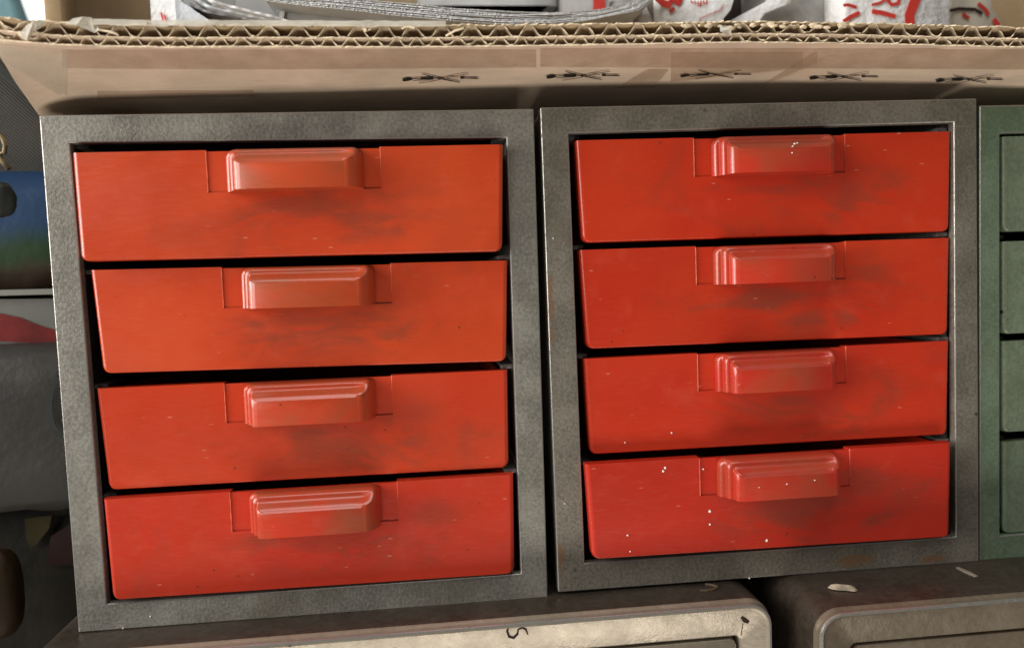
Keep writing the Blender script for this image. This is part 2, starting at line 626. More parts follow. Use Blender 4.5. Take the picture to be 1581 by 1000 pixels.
def drawer(cab, quad_px, yd, hx, mat, hmat, depth=.128, specks=(), recess=True, label=None, hy=None):
    TL, TR, BR, BL = [at(*q, yd) for q in quad_px]
    org = Vector(((TL.x + TR.x + BL.x + BR.x) / 4, yd, (TL.z + TR.z + BL.z + BR.z) / 4))
    u = (TR - TL).normalized()
    tilt = math.atan2(u.z, u.x)
    top_at = lambda x: TL.z + (x - TL.x) * u.z / u.x
    hl = at(hx[0], hx[1], yd).x                    # pull's left end
    bm = bmesh.new()
    # front plate: rings that roll over the sides and the bottom; top edge and recess stay crisp
    rr, er, MR, thick = .0029, .0017, 6, .0042
    notch = []
    if recess:
        xa, xb = hl - .0060, hl + HW + .0054
        za = top_at(xa) - HH - .0004
        zb2 = top_at(xb) - HH - .0004
        notch = [Vector((xa, yd, top_at(xa))), Vector((xa, yd, za)), Vector((xb, yd, zb2)), Vector((xb, yd, top_at(xb)))]

    def outline(ins, y):
        tl = TL + (TR - TL).normalized() * ins
        tr = TR - (TR - TL).normalized() * ins
        up_l, up_r = (TL - BL).normalized(), (TR - BR).normalized()
        along = (BR - BL).normalized()
        br = BR - along * ins + up_r * ins * .3
        bl = BL + along * ins + up_l * ins * .3
        r2 = rr - ins

        def arc(A, B, Cc):
            d1, d2 = (A - B).normalized(), (Cc - B).normalized()
            P1, P2 = B + d1 * r2, B + d2 * r2
            return [P1.lerp(B, t / 6).lerp(B.lerp(P2, t / 6), t / 6) for t in range(7)]
        pts = [tl] + notch + [tr] + arc(tr, br, bl) + arc(br, bl, tl)
        k = 1 + len(notch)
        return [Vector((p.x, yd if 0 < i < k else y, p.z)) for i, p in enumerate(pts)]
    back = [bm.verts.new((p.x, yd + thick, p.z)) for p in outline(0, yd)]
    rings = [back]
    for k in range(MR + 1):
        ph = math.pi / 2 * k / MR
        L = outline(er * (1 - math.cos(ph)), yd + er * (1 - math.sin(ph)))
        if k == 0:
            rings.append([bm.verts.new(p) for p in L])
        else:
            nk = len(notch)
            rings.append([rings[1][i] if 0 < i < 1 + nk else bm.verts.new(p) for i, p in enumerate(L)])
    n = len(back)
    for r0, r1 in zip(rings, rings[1:]):
        for i in range(n):
            j = (i + 1) % n
            vs = [r0[i], r0[j], r1[j], r1[i]]
            vs = [v for q, v in enumerate(vs) if v not in vs[:q]]
            if len(vs) > 2:
                bm.faces.new(vs)
    bm.faces.new(rings[-1])
    bm.faces.new(back[::-1])
    if recess:
        nv = rings[1][1:5]
        bmesh.ops.bevel(bm, geom=[bm.edges.get((nv[1], nv[2]))], offset=.00025, segments=2, profile=.5, affect='EDGES')
        up = [e for e in bm.edges if len(e.link_faces) == 2 and max(v.co.y for v in e.verts) < yd + 1e-5 and e.calc_face_angle(0) > R(60)
              and abs(e.verts[0].co.z - e.verts[1].co.z) > .004 and abs(e.verts[0].co.x - e.verts[1].co.x) < .002]
        bmesh.ops.bevel(bm, geom=up, offset=.0003, segments=2, profile=.5, affect='EDGES', material=2)  # upright recess edges take the pale red as a painted bright line
    if recess:
        q = [Vector((xa - .0004, yd + .0004, top_at(xa) - .0004)), Vector((xb + .0004, yd + .0004, top_at(xb) - .0004)),
             Vector((xb + .0004, yd + .0004, zb2 - .0004)), Vector((xa - .0004, yd + .0004, za - .0004))]
        prism(bm, q, Vector((0, .0018, 0)))
        # thin ridge added along the recess's left edge to catch a bright line
        zt_ = top_at(xa) - .0004
        bz = [zt_ + (za + .0003 - zt_) * k / 7 for k in range(8)]
        for k in range(7):
            w0, w1 = [.00016 + .00016 * abs(noise.noise(Vector((z * 900, org.x * 40, org.z * 90)))) for z in bz[k:k + 2]]
            hexa(bm, [(xa - w1, yd - .00012, bz[k + 1]), (xa - w0, yd - .00012, bz[k]), (xa - .00004, yd - .00012, bz[k]), (xa - .00004, yd - .00012, bz[k + 1]),
                      (xa - w1 - .00016, yd + .0001, bz[k + 1]), (xa - w0 - .00016, yd + .0001, bz[k]), (xa - .00004, yd + .0001, bz[k]), (xa - .00004, yd + .0001, bz[k + 1])], 2)
    # open tray behind the front
    w = .0013
    x0, x1 = max(TL.x, BL.x) + .0014, min(TR.x, BR.x) - .0014
    z0, z1 = max(BL.z, BR.z) + .0012, min(TL.z, TR.z) - .0009
    y0, y1 = yd + .0040, yd + depth
    box(bm, x0, x0 + w, y0, y1, z0, z1)
    box(bm, x1 - w, x1, y0, y1, z0, z1)
    box(bm, x0 + w, x1 - w, y0, y1, z0, z0 + w)
    box(bm, x0 + w, x1 - w, y1 - w, y1, z0 + w, z1)
    for (sx, sy, sr, *out) in specks:
        ys = yd - (out[0] if out else .00005)
        p = at(sx, sy, ys)
        speck(bm, (p.x, ys, p.z), sr, 1)
    o = link_mesh('drawer', bm, [mat, M['speck'], M['rim' if mat in (M['redA'], M['redB']) else 'green2']], cab, origin=org)
    weighted(o)
    if label:
        o['label'] = label
    h = bpy.data.objects.new('handle', HANDLE[hmat])
    COL.objects.link(h)
    bpy.context.view_layer.update()
    h.parent = o
    zt = top_at(hl)
    h.matrix_parent_inverse = o.matrix_world.inverted()
    h.location = (hl, yd + .0003, zt - HH - .0003)
    h.rotation_euler = (0, -tilt, 0)
    return o


def cabinet(name, label, cat, O_px, I_px, mat, y=0.0, depth=.150, group=None, gaps=(), chips=(), I_pts=None, O_pts=None):
    O = O_pts or [at(*p, y) for p in O_px]
    I = I_pts or [at(*p, y) for p in I_px]
    cab = thing(name, label, cat, ((O[2].x + O[3].x) / 2, y + depth / 2, min(O[2].z, O[3].z)), group)
    bm = bmesh.new()
    ring_frame(bm, O, I, .006, .00045, .0032)
    for (sx, sy, sr) in chips:
        p = at(sx, sy, y)
        speck(bm, (p.x, y - .00005, p.z), sr, 1)
    weighted(link_mesh('face_frame', bm, [mat, M['speck'], M['worn']], cab, origin=O[3]))
    # sheet case behind the frame
    bm = bmesh.new()
    g, t = .0004, .0009
    xl, xr = max(O[0].x, O[3].x) + g, min(O[1].x, O[2].x) - g
    zt, zb = min(O[0].z, O[1].z) - g, max(O[2].z, O[3].z) + g
    ya, yb = y + .0062, y + depth
    box(bm, xl, xr, ya, yb, zt - t, zt)
    box(bm, xl, xr, ya, yb, zb, zb + t)
    box(bm, xl, xl + t, ya, yb, zb + t, zt - t)
    box(bm, xr - t, xr, ya, yb, zb + t, zt - t)
    box(bm, xl + t, xr - t, yb - t, yb, zb + t, zt - t, 1)
    # inner cheeks the drawers slide along
    for (A, B, sd, pocket, mi) in ((I[0], I[3], -1, .0030, 1), (I[1], I[2], 1, .0003, 0)):  # left cheek coloured dark for its shade, right cheek in frame paint
        ax, bx = A.x + sd * pocket, B.x + sd * pocket
        hexa(bm, [(bx, y + .0064, B.z), (bx + sd * t, y + .0064, B.z), (ax + sd * t, y + .0064, A.z), (ax, y + .0064, A.z),
                  (bx, yb - .002, B.z), (bx + sd * t, yb - .002, B.z), (ax + sd * t, yb - .002, A.z), (ax, yb - .002, A.z)], mi)
    box(bm, I[3].x, I[2].x, y + .0102, yb - .002, min(I[2].z, I[3].z) - t, min(I[2].z, I[3].z) - .0001, 1)
    link_mesh('case', bm, [mat, M['dark']], cab, origin=((xl + xr) / 2, (ya + yb) / 2, (zt + zb) / 2))
    # rails between the drawers
    for zg in gaps:
        for s in (0, 1):
            f = (I[0].z - zg) / (I[0].z - I[3].z)
            x = (I[0].lerp(I[3], f).x + .00005) if s == 0 else (I[1].lerp(I[2], f).x - .00005)
            d = .0042 if s == 0 else -.0042
            bm = bmesh.new()
            box(bm, min(x, x + d), max(x, x + d), y + .0035, y + .138, zg - .0007, zg + .0007, 0, .0002)
            link_mesh('runner', bm, M['rail'] if s else M['dark'], cab, origin=(x, y + .07, zg))  # left runners get the dark colour in place of shade
    return cab, O, I


def gapz(px, ys, y=0.004):
    return [at(px, q, y).z for q in ys]


A_O = [(60, 178), (824, 168), (846, 922), (121, 976)]
A_I = [(108, 221), (782, 213), (804, 885), (165, 932)]
cabA, AO, AI = cabinet('drawer_cabinet', 'grey hammered steel cabinet with four red drawers, standing next to the grey bag', 'cabinet',
                       A_O, A_I, M['steel_a'], gaps=gapz(790, (213, 397, 565, 726)), group='grey cabinets with red drawers',
                       chips=[(190, 969, .0003), (232, 951, .00035), (870, 376, .0001)])
DA = [([(110, 236), (777, 223), (776, 388), (124, 404)], -.0040, (350, 262)),
      ([(138, 417), (784, 402), (782, 558), (158, 577)], .0006, (373, 440)),
      ([(147, 600), (784, 571), (786, 722), (167, 757)], .0012, (377, 620)),
      ([(158, 771), (793, 732), (795, 886), (173, 927)], -.0012, (386, 790))]
for q, y, h in DA:
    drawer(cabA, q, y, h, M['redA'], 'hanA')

B_O = [(834, 166), (1508, 152), (1512, 866), (862, 914)]
B_I = [(878, 206), (1473, 189), (1476, 828), (903, 869)]
cabB, BO, BI = cabinet('drawer_cabinet', 'grey steel cabinet with four red drawers and rusty bottom rail, beside the green cabinet', 'cabinet',
                       B_O, B_I, M['steel_b'], gaps=gapz(1465, (201, 362, 522, 679)), group='grey cabinets with red drawers',
                       chips=[(872, 777, .0003), (1157, 892, .0003), (854, 368, .0003)])
DB = [([(888, 217), (1470, 203), (1467, 357), (899, 375)], .0012, (1098, 240), [(1227, 222, .00035, .0094), (1224, 226, .0003, .0094), (1223, 236, .0003, .0094), (1231, 221, .00025, .0094)]),
      ([(894, 386), (1468, 367), (1465, 516), (906, 539)], .0016, (1101, 410), []),
      ([(901, 554), (1467, 526), (1464, 671), (911, 702)], .0016, (1103.5, 575), [(1037, 668, .0004), (965, 683, .0003)]),
      ([(904, 717), (1470, 683), (1468, 829), (915, 864)], -.0040, (1107, 735),
       [(1027, 722, .0005), (1024, 727, .0005), (1096, 789, .0006), (1096, 809, .0004), (969, 826, .0004), (973, 851, .00032), (1184, 834, .0006), (1086, 724, .0003), (1215, 747, .0003, .0094), (1172, 752, .0002, .0094), (1258, 741, .00025, .0094)])]
for q, y, h, sp in DB:
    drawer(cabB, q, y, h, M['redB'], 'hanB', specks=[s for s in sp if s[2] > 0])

# green neighbour, mostly outside the frame
GY = .0008
gO = at(1513, 163, GY), at(1513, 866, GY)
gw = .157
g_o = [gO[0], gO[0] + Vector((gw, 0, 0)), gO[1] + Vector((gw, 0, 0)), gO[1]]
gi_tl, gi_bl = at(1544, 206, GY), at(1544, 827, GY)
g_i = [gi_tl, Vector((g_o[1].x - .0085, GY, gi_tl.z)), Vector((g_o[2].x - .0085, GY, gi_bl.z)), gi_bl]
cabG, _, _ = cabinet('drawer_cabinet', 'green painted steel cabinet with green drawers at the far right, half out of view', 'cabinet',
                     None, None, M['green'], y=GY, O_pts=g_o, I_pts=g_i, gaps=[at(1560, q, .004).z for q in (366, 522, 675)])


def project(p):
    d = p - CAM
    return CX + FPX * d.dot(RX) / d.dot(RZ), CY + FPX * d.dot(RY) / d.dot(RZ)


for (ya, yb) in ((211, 358), (373, 516), (527, 668), (682, 824)):
    yd = .0022
    tl, bl = at(1548, ya, yd), at(1548.5, yb, yd)
    xr = g_i[1].x - .0012
    quad = [project(p) for p in (tl, Vector((xr, yd, tl.z)), Vector((xr, yd, bl.z)), bl)]
    hxl = (tl.x + xr) / 2 - HW / 2
    drawer(cabG, quad, yd, project(Vector((hxl, yd, tl.z))), M['green2'], 'green2', recess=False)


# ------------------------------------------------------------------ lower cabinets (the surface the drawers stand on)
def rounded_loop(x0, x1, z0, z1, r, n=8):
    L = []
    for cx, cz, a0 in ((x0 + r, z1 - r, 180), (x1 - r, z1 - r, 90), (x1 - r, z0 + r, 0), (x0 + r, z0 + r, -90)):
        for i in range(n + 1):
            a = R(a0 - 90 * i / n)
            L.append((cx + r * math.cos(a), cz + r * math.sin(a)))
    return L


def lower_cabinet(label, x0, x1, y0, ztop, h, rim, r, marks=(), paint='brown'):
    """pressed-steel cabinet with rounded corners, a raised bead round the front, recessed front panel"""
    cab = thing('steel_cabinet', label, 'cabinet', ((x0 + x1) / 2, y0 + .1, ztop - h), 'grey brown cabinets underneath')
    z0 = ztop - h
    bm = bmesh.new()
    prof = [(0, .22), (0, .06), (0, .02), (0, .0032), (.0003, .0022), (.0008, .0012), (.0006, .0004), (.0009, -.0003), (.0016, -.0004), (.0021, .0001), (.0027, .0003), (rim - .0006, .0003), (rim - .0001, .0007), (rim, .0016), (rim, .006)]
    rows = []
    for ins, dy in prof:
        rad = max(r - ins, .0022)
        rows.append([bm.verts.new((x, y0 + dy, z)) for x, z in rounded_loop(x0 + ins, x1 - ins, z0 + ins, ztop - ins, rad)])
    n = len(rows[0])
    for k in range(len(rows) - 1):
        for i in range(n):
            j = (i + 1) % n
            f = bm.faces.new((rows[k][i], rows[k][j], rows[k + 1][j], rows[k + 1][i]))
            f.material_index = 1 if k < 3 else (3 if k in (6, 7) else 0)  # bead rows use the brightened edge material as a painted highlight
    bm.faces.new(rows[0]).material_index = 1
    for pts, w in marks:
        ribbon(bm, [at(px, py, y0 + .00028) for px, py in pts], w, .00012, (0, -1, 0), 2, True)
    link_mesh('shell', bm, [M[paint], M['brown_top'], M['mark'], M['worn']], cab, origin=((x0 + x1) / 2, y0 + .1, z0), ang=50)
    bm = bmesh.new()
    L = rounded_loop(x0 + rim + .0012, x1 - rim - .0012, z0 + rim + .0012, ztop - rim - .0012, .002)
    a, b, fs = prism(bm, [Vector((x, y0 + .0012, z)) for x, z in L], Vector((0, .003, 0)))
    ed = [bm.edges.get((a[i], a[(i + 1) % len(a)])) for i in range(len(a))]
    bmesh.ops.bevel(bm, geom=ed, offset=.0006, segments=2, profile=.5, affect='EDGES')
    link_mesh('front_panel', bm, M[paint], cab, origin=((x0 + x1) / 2, y0, z0))
    bm = bmesh.new()
    box(bm, x0 + rim * .6, x1 - rim * .6, y0 + .0062, y0 + .008, z0 + rim * .6, ztop - rim * .6)
    link_mesh('inner_plate', bm, M['dark'], cab, origin=((x0 + x1) / 2, y0 + .007, z0))
    return cab


YL = -.0172
xLr = at(1195, 990, YL).x
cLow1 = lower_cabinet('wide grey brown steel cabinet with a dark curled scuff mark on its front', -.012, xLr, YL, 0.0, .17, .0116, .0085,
                      marks=[([(785, 967), (783, 974), (786, 982), (793, 984), (799, 978), (800, 971)], .0009),
                             ([(800, 971), (806, 968), (812, 971), (815, 979)], .0007),
                             ([(1145, 952), (1150, 957), (1156, 960)], .0016),
                             ([(1147, 962), (1144, 980)], .0003)])
YR = -.0308
xRl = at(1263, 990, YR).x
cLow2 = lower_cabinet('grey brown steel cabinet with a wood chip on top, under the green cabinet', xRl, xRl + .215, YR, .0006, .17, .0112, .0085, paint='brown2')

bm = bmesh.new()
c0 = atz(1300, 911, .0022)
chip = []
for i in range(9):
    t = i / 8
    p = atz(1278 + 46 * t, 908 + 4 * t, .0008)
    ends = min(1, math.sqrt(max(0, 1 - (2 * t - 1) ** 2)) + .12)
    wv = .0010 * ends * (1 + .2 * math.sin(t * 9))
    hh = .0017 * ends
    chip.append([bm.verts.new(p + Vector((0, wv * math.cos(a) * 1.2, max(0, hh * math.sin(a)) + .0002))) for a in [math.pi * k / 4 for k in range(5)]])
for i in range(8):
    for k in range(4):
        bm.faces.new((chip[i][k], chip[i][k + 1], chip[i + 1][k + 1], chip[i + 1][k]))
    bm.faces.new((chip[i][0], chip[i + 1][0], chip[i + 1][4], chip[i][4]))
bm.faces.new(chip[0])
bm.faces.new(chip[-1])
tag(link_mesh('wood_chip', bm, M['wood'], origin=c0), 'small pale wood chip lying on the lower cabinet top', 'wood chip')
bm = bmesh.new()
ribbon(bm, [atz(x, y, .00065) for x, y in ((1478, 876), (1495, 884), (1508, 890))], .0020, .0003, (0, 0, 1), 0, True)
tag(link_mesh('wood_shaving', bm, M['strap']), 'thin dull shaving on the lower cabinet top below the green cabinet', 'shaving')
bm = bmesh.new()
ringp = [atz(1085 + 22 * math.cos(a), 907 + 5 * math.sin(a), .0001) for a in [R(-80 + 14 * i) for i in range(14)]]
ribbon(bm, ringp, .0007, .0005, (0, 0, 1))
tag(link_mesh('rubber_ring', bm, M['brownring']), 'thin curved brown ring fragment on the lower cabinet top under the red drawers', 'ring')

# ------------------------------------------------------------------ cardboard box on top
YRIM, YFOLD = -.021, .011
bxo = thing('cardboard_box', 'open corrugated cardboard box with crossed out knife symbols on its flap', 'box', (.16, .12, .168))
rim_px = [(-16, 61), (0, 63), (40, 66), (100, 71), (250, 74), (400, 73), (600, 74), (800, 72), (1000, 69), (1150, 66), (1330, 68), (1450, 71), (1581, 74), (1760, 79)]
fold_px = [(60, 178), (66, 176), (84, 170), (130, 161), (250, 155), (400, 150), (600, 144), (800, 138), (1000, 134), (1150, 132), (1330, 133), (1450, 136), (1581, 141), (1720, 147)]


def interp(ctrl, t):
    k = t * (len(ctrl) - 1)
    i = min(int(k), len(ctrl) - 2)
    return ctrl[i].lerp(ctrl[i + 1], k - i)


def resample(ctrl, n):
    """n+1 points evenly spaced along the polyline"""
    d = [0]
    for a, b in zip(ctrl, ctrl[1:]):
        d.append(d[-1] + (b - a).length)
    out = []
    for k in range(n + 1):
        s = d[-1] * k / n
        i = 0
        while i < len(d) - 2 and d[i + 1] < s:
            i += 1
        out.append(ctrl[i].lerp(ctrl[i + 1], (s - d[i]) / max(1e-9, d[i + 1] - d[i])))
    return out, d[-1]


NS = 900
rimc, RL = resample([at(x, y, YRIM) for x, y in rim_px], NS)
foldc, _ = resample([at(x, y, YFOLD if i > 2 else (.004, .005, .008)[i]) for i, (x, y) in enumerate(fold_px)], NS)
# soften kinks
for arr in (rimc, foldc):
    for _ in range(60):
        arr[1:-1] = [(arr[i - 1] + arr[i + 1]) / 2 for i in range(1, len(arr) - 1)]
TH = .0067
UP = [Vector((0, .0012, 1)).normalized()] * (NS + 1)


def flap_pt(i, f, h):
    """point on the flap: i along the rim, f = 0 at the rim .. 1 at the fold, h above its outer face"""
    if f > 1:
        p = foldc[i].lerp(Vector((foldc[i].x, .115, .1686)), f - 1)
    else:
        p = rimc[i].lerp(foldc[i], f)
    sag = 0 if f > 1 else .0008 * math.sin(math.pi * f) * (1 + .6 * noise.noise(Vector((i * .02, f * 3, 0))))
    return p + UP[i] * h + Vector((0, 0, -sag))


def rimjit(i, seed, amp):
    return amp * (noise.noise(Vector((i * .35, seed, 0))) + .8 * noise.noise(Vector((i * .06, seed, 3))))


def liner(h, t, fmax, seed, jit, mi, bm, step=2):
    fr = [0, .02, .06, .12, .2, .3, .4, .5, .6, .7, .8, .9, 1.0, 1.1, 1.3, 1.6, 2.0]
    fr = [f for f in fr if f <= fmax]
    cols = []
    for i in range(0, NS + 1, step):
        jy = rimjit(i, seed, jit)
        jz = rimjit(i, seed + 9, jit * .22)
        lo, hi = [], []
        for f in fr:
            a = flap_pt(i, f, h)
            if f == 0:
                a = a + Vector((0, jy, jz))
            lo.append(bm.verts.new(a))
            hi.append(bm.verts.new(a + UP[i] * t))
        cols.append((lo, hi))
    nf = len(fr)
    for k in range(len(cols) - 1):
        (l0, h0), (l1, h1) = cols[k], cols[k + 1]
        for q in range(nf - 1):
            f1 = bm.faces.new((l0[q], l1[q], l1[q + 1], l0[q + 1]))
            f1.material_index = mi
            f2 = bm.faces.new((h0[q], h0[q + 1], h1[q + 1], h1[q]))
            f2.material_index = mi
        f3 = bm.faces.new((l0[0], h0[0], h1[0], l1[0]))
        f3.material_index = 1
        f4 = bm.faces.new((l0[-1], l1[-1], h1[-1], h0[-1]))
        f4.material_index = mi
    for (l, h_) in (cols[0], cols[-1]):
        for q in range(nf - 1):
            bm.faces.new((l[q], l[q + 1], h_[q + 1], h_[q])).material_index = 1


def fluting(bm, h0, hh, pitch, seed, crush):
    """wavy medium between two liners, seen end-on along the cut edge"""
    n = NS * 2
    prev = None
    t = .00022
    ph = 0
    for k in range(n + 1):
        i = min(k // 2, NS)
        i2 = min(i + 1, NS)
        fr = (k % 2) * .5
        s = RL * k / n
        ph += 2 * math.pi / pitch * (RL / n) * (1 + .22 * noise.noise(Vector((s * 60, seed, 0))))
        w = math.sin(ph + .5 * noise.noise(Vector((s * 120, seed, 4))))
        w = max(-1, min(1, w * 1.22))
        px = project(flap_pt(i, 0, h0))[0]
        c = crush(px)
        amp = 1 - c * (.25 + .55 * abs(noise.noise(Vector((s * 300, seed, 8)))))
        z = h0 + hh * (.5 + .5 * w * amp + c * .22 * noise.noise(Vector((s * 500, seed, 2))))
        z = min(max(z, h0), h0 + hh - t)
        a = flap_pt(i, 0, 0).lerp(flap_pt(i2, 0, 0), fr)
        b = flap_pt(i, .34, 0).lerp(flap_pt(i2, .34, 0), fr)
        jy = rimjit(k * .5, seed + 20, .0007) + .0003 + c * .0010 * noise.noise(Vector((s * 260, 3, seed)))
        # thickness along the slope of the wave
        cur = [bm.verts.new(a + Vector((0, jy, z))), bm.verts.new(a + Vector((0, jy, z + t * 1.5))),
               bm.verts.new(b + Vector((0, 0, z + t * 1.5))), bm.verts.new(b + Vector((0, 0, z)))]
        if prev:
            for q in range(4):
                f = bm.faces.new((prev[q], cur[q], cur[(q + 1) % 4], prev[(q + 1) % 4]))
                f.material_index = 1 if q == 0 else 0
        prev = cur


def crush_up(px):
    return max(max(0, 1 - abs(px - 1240) / 130) ** .5 if abs(px - 1240) < 130 else 0, 1 if px < 48 else 0, .5 if 330 < px < 430 else 0)


def crush_lo(px):
    return max(.8 if 1170 < px < 1330 else 0, 1 if px < 60 else 0, .6 if 640 < px < 760 else 0, .4 if 360 < px < 420 else 0)


bm = bmesh.new()
liner(0, .0004, 2.0, 1, .0006, 0, bm)
liner(.00265, .00035, .4, 2, .0007, 0, bm)
liner(TH - .0004, .0004, 2.0, 3, .0017, 2, bm)
fp = link_mesh('front_flap', bm, [M['kraft'], M['liner_edge'], M['kraft_in']], bxo, origin=(.16, 0, .18), ang=60)
bm = bmesh.new()
fluting(bm, .0004, .00225, .0063, 11, crush_lo)
link_mesh('fluting', bm, [M['flute'], M['liner_edge']], fp, origin=(.16, 0, .182), ang=60)
bm = bmesh.new()
fluting(bm, .0030, .0033, .0086, 12, crush_up)
link_mesh('fluting', bm, [M['flute'], M['liner_edge']], fp, origin=(.16, 0, .185), ang=60)

# box walls: tall left, right and back walls
YB = .15
lf0 = at(71, 20, .045)
lb = at(112, 20, YB)
rb = at(1700, 20, YB)


def wallseg(name, x0, y0, x1, y1, z0, z1, t, mat):
    d = Vector((x1 - x0, y1 - y0, 0)).normalized()
    nn = Vector((-d.y, d.x, 0)) * t
    bm = bmesh.new()
    hexa(bm, [(x0, y0, z0), (x1, y1, z0), (x1, y1, z1), (x0, y0, z1),
              (x0 + nn.x, y0 + nn.y, z0), (x1 + nn.x, y1 + nn.y, z0), (x1 + nn.x, y1 + nn.y, z1), (x0 + nn.x, y0 + nn.y, z1)])
    bmesh.ops.bevel(bm, geom=bm.edges[:], offset=.0008, segments=2, profile=.5, affect='EDGES')
    return link_mesh(name, bm, mat, bxo, origin=((x0 + x1) / 2, (y0 + y1) / 2, z0))


wallseg('side_wall', lf0.x + .0055, .045, lb.x - .0004, YB + .006, .1690, .34, .0055, M['kraft_in'])
wallseg('back_wall', lb.x, YB, rb.x, YB, .1690, .36, .0067, M['kraft_in'])
rr0 = at(1700, 20, .05)
wallseg('side_wall', rb.x, YB - .002, rb.x - .02, .05, .1690, .33, .0067, M['kraft_in'])
bm = bmesh.new()
box(bm, .004, rb.x - .028, .116, YB - .003, .1686, .1730)
link_mesh('base_panel', bm, M['kraft_in'], bxo, origin=(.16, .12, .1686))


# print and tape on the flap's outer face
def flap_uv(px, py):
    """parameters on the flap's outer face of the point the photo shows at (px, py)"""
    best = None
    lo, hi = 0.0, 1.0
    i = 0
    for _ in range(14):
        f = (lo + hi) / 2
        # find i with projected x = px
        a, b = 0, NS
        while b - a > 1:
            m = (a + b) // 2
            if project(flap_pt(m, f, 0))[0] < px:
                a = m
            else:
                b = m
        i = a
        if project(flap_pt(i, f, 0))[1] < py:
            lo = f
        else:
            hi = f
    q0, q1 = project(flap_pt(i, f, 0))[0], project(flap_pt(min(i + 1, NS), f, 0))[0]
    fr = 0 if q1 == q0 else max(0, min(1, (px - q0) / (q1 - q0)))
    return flap_pt(i, f, 0).lerp(flap_pt(min(i + 1, NS), f, 0), fr)


def flap_poly(bm, pts, off, t, mi=0):
    n = Vector((0, 0, -1))
    P = [flap_uv(*p) + n * off for p in pts]
    return prism(bm, P, n * t, mi)


def densify(pts, step=18):
    out = []
    for a, b in zip(pts, pts[1:] + pts[:1]):
        k = max(1, int(max(abs(a[0] - b[0]), abs(a[1] - b[1])) / step))
        for q in range(k):
            out.append((a[0] + (b[0] - a[0]) * q / k, a[1] + (b[1] - a[1]) * q / k))
    return out


def flap_strip(bm, x0, x1, top, bot, off, n=60):
    """thin sheet hugging the flap between two height functions of x"""
    rows = []
    for k in range(n + 1):
        x = x0 + (x1 - x0) * k / n
        ta, tb = top(x), bot(x)
        rows.append([bm.verts.new(flap_uv(x, ta + (tb - ta) * q / 5) + Vector((0, 0, -off))) for q in range(6)])
    for a, b in zip(rows, rows[1:]):
        for q in range(5):
            bm.faces.new((a[q], a[q + 1], b[q + 1], b[q]))


bm = bmesh.new()
flap_strip(bm, 96, 828, lambda x: 76, lambda x: 104 + 2.5 * math.sin(x * .004), .00025)
link_mesh('tape', bm, M['tape'], fp, origin=(.1, 0, .18))
bm = bmesh.new()
flap_strip(bm, 834, 1600, lambda x: 76 if x > 1450 else 74, lambda x: 103 + 4 * (x - 834) / 750, .00025)
link_mesh('tape', bm, M['tape'], fp, origin=(.25, 0, .18))
bm = bmesh.new()
flap_strip(bm, 945, 1032, lambda x: max(106, 140 - (x - 945) * .62), lambda x: 134 - max(0, x - 1010) * 1.2, .0004, 20)
link_mesh('tape', bm, M['tape'], fp, origin=(.2, 0, .18))
bm = bmesh.new()
flap_strip(bm, 1036, 1240, lambda x: 80, lambda x: 126 - (x - 1036) * .11, .0005, 30)
link_mesh('tape', bm, M['tape'], fp, origin=(.22, 0, .18))

bm = bmesh.new()
flap_strip(bm, -8, 104, lambda x: 66 + .09 * max(0, x), lambda x: 92 + .60 * max(0, x) - (6 if x > 90 else 0), .0004, 16)
link_mesh('tape', bm, M['tape_film'], fp, origin=(.0, 0, .18))
bm = bmesh.new()
flap_strip(bm, 150, 392, lambda x: 140 - (x - 150) * .006, lambda x: 153 - (x - 150) * .02, .0003, 24)
link_mesh('tape', bm, M['tape'], fp, origin=(.05, 0, .18))
bm = bmesh.new()
flap_strip(bm, 1180, 1262, lambda x: 128 - (x - 1180) * .62, lambda x: 131 - max(0, x - 1180) * .42, .00055, 16)
link_mesh('tape', bm, M['tape'], fp, origin=(.24, 0, .18))

KN = [(680, 119, 1.0, 0), (900, 115, .96, 0), (1105, 113, .93, 1), (1303, 117, .90, 1), (1497, 121, .88, 2)]
for (cx, cy, k, var) in KN:
    bm = bmesh.new()
    P = lambda L: densify([(cx + x * k, cy + y * k) for x, y in L], 14)
    flap_poly(bm, P([(-59, 2.5), (-58, .5), (-50, -1.5), (-44, -.6), (-43, 1.5), (-50, 3.2), (-57, 4)]), .0006, .00006)     # butt of the knife
    flap_poly(bm, P([(-44, -.4), (-32, -1.6), (-31, -.6), (-43, .6)]), .0006, .00006)
    flap_poly(bm, P([(-43, 2.6), (-31, .9), (-30, 1.9), (-42, 3.2)]), .0006, .00006)
    flap_poly(bm, P([(-31, -1.4), (-12, -2.4), (-10, -.8), (-12, .9), (-31, 1.6)]), .0006, .00006)  # grip
    flap_poly(bm, P([(-4, -.9), (4, -1.3), (6, .4), (-3, .9)]), .0006, .00006)
    flap_poly(bm, P([(30, -2.2), (37, -2.6), (38, -.4), (31, .2)]), .0006, .00006)
    flap_poly(bm, P([(38, -1.6), (57, -1.6), (60, -.6), (56, .1), (38, -.3)]), .0006, .00006)        # blade
    f1 = 1 if var == 0 else 0
    flap_poly(bm, P([(-29, -7.6), (-27, -8.0), (-8, -3.2), (8, .2), (30, 4.6), (30, 5.6), (6, 1.5), (-10, -2.2)]), .00068, .00006)
    flap_poly(bm, P([(42, -8.6), (44, -8.1), (20, -4.4), (2, .4), (-14, 3.8), (-33, 6.6), (-34, 5.9), (-14, 2.9), (2, -.6), (20, -5.2)]), .00072, .00006, 1)
    flap_poly(bm, P([(10, -3), (28, -3.4), (28, -2.6), (10, -2.0)]), .0006, .00006, 1)
    link_mesh('knife_symbol', bm, [M['print'], M['print_faint']], fp, smooth=False, origin=flap_uv(cx, cy))

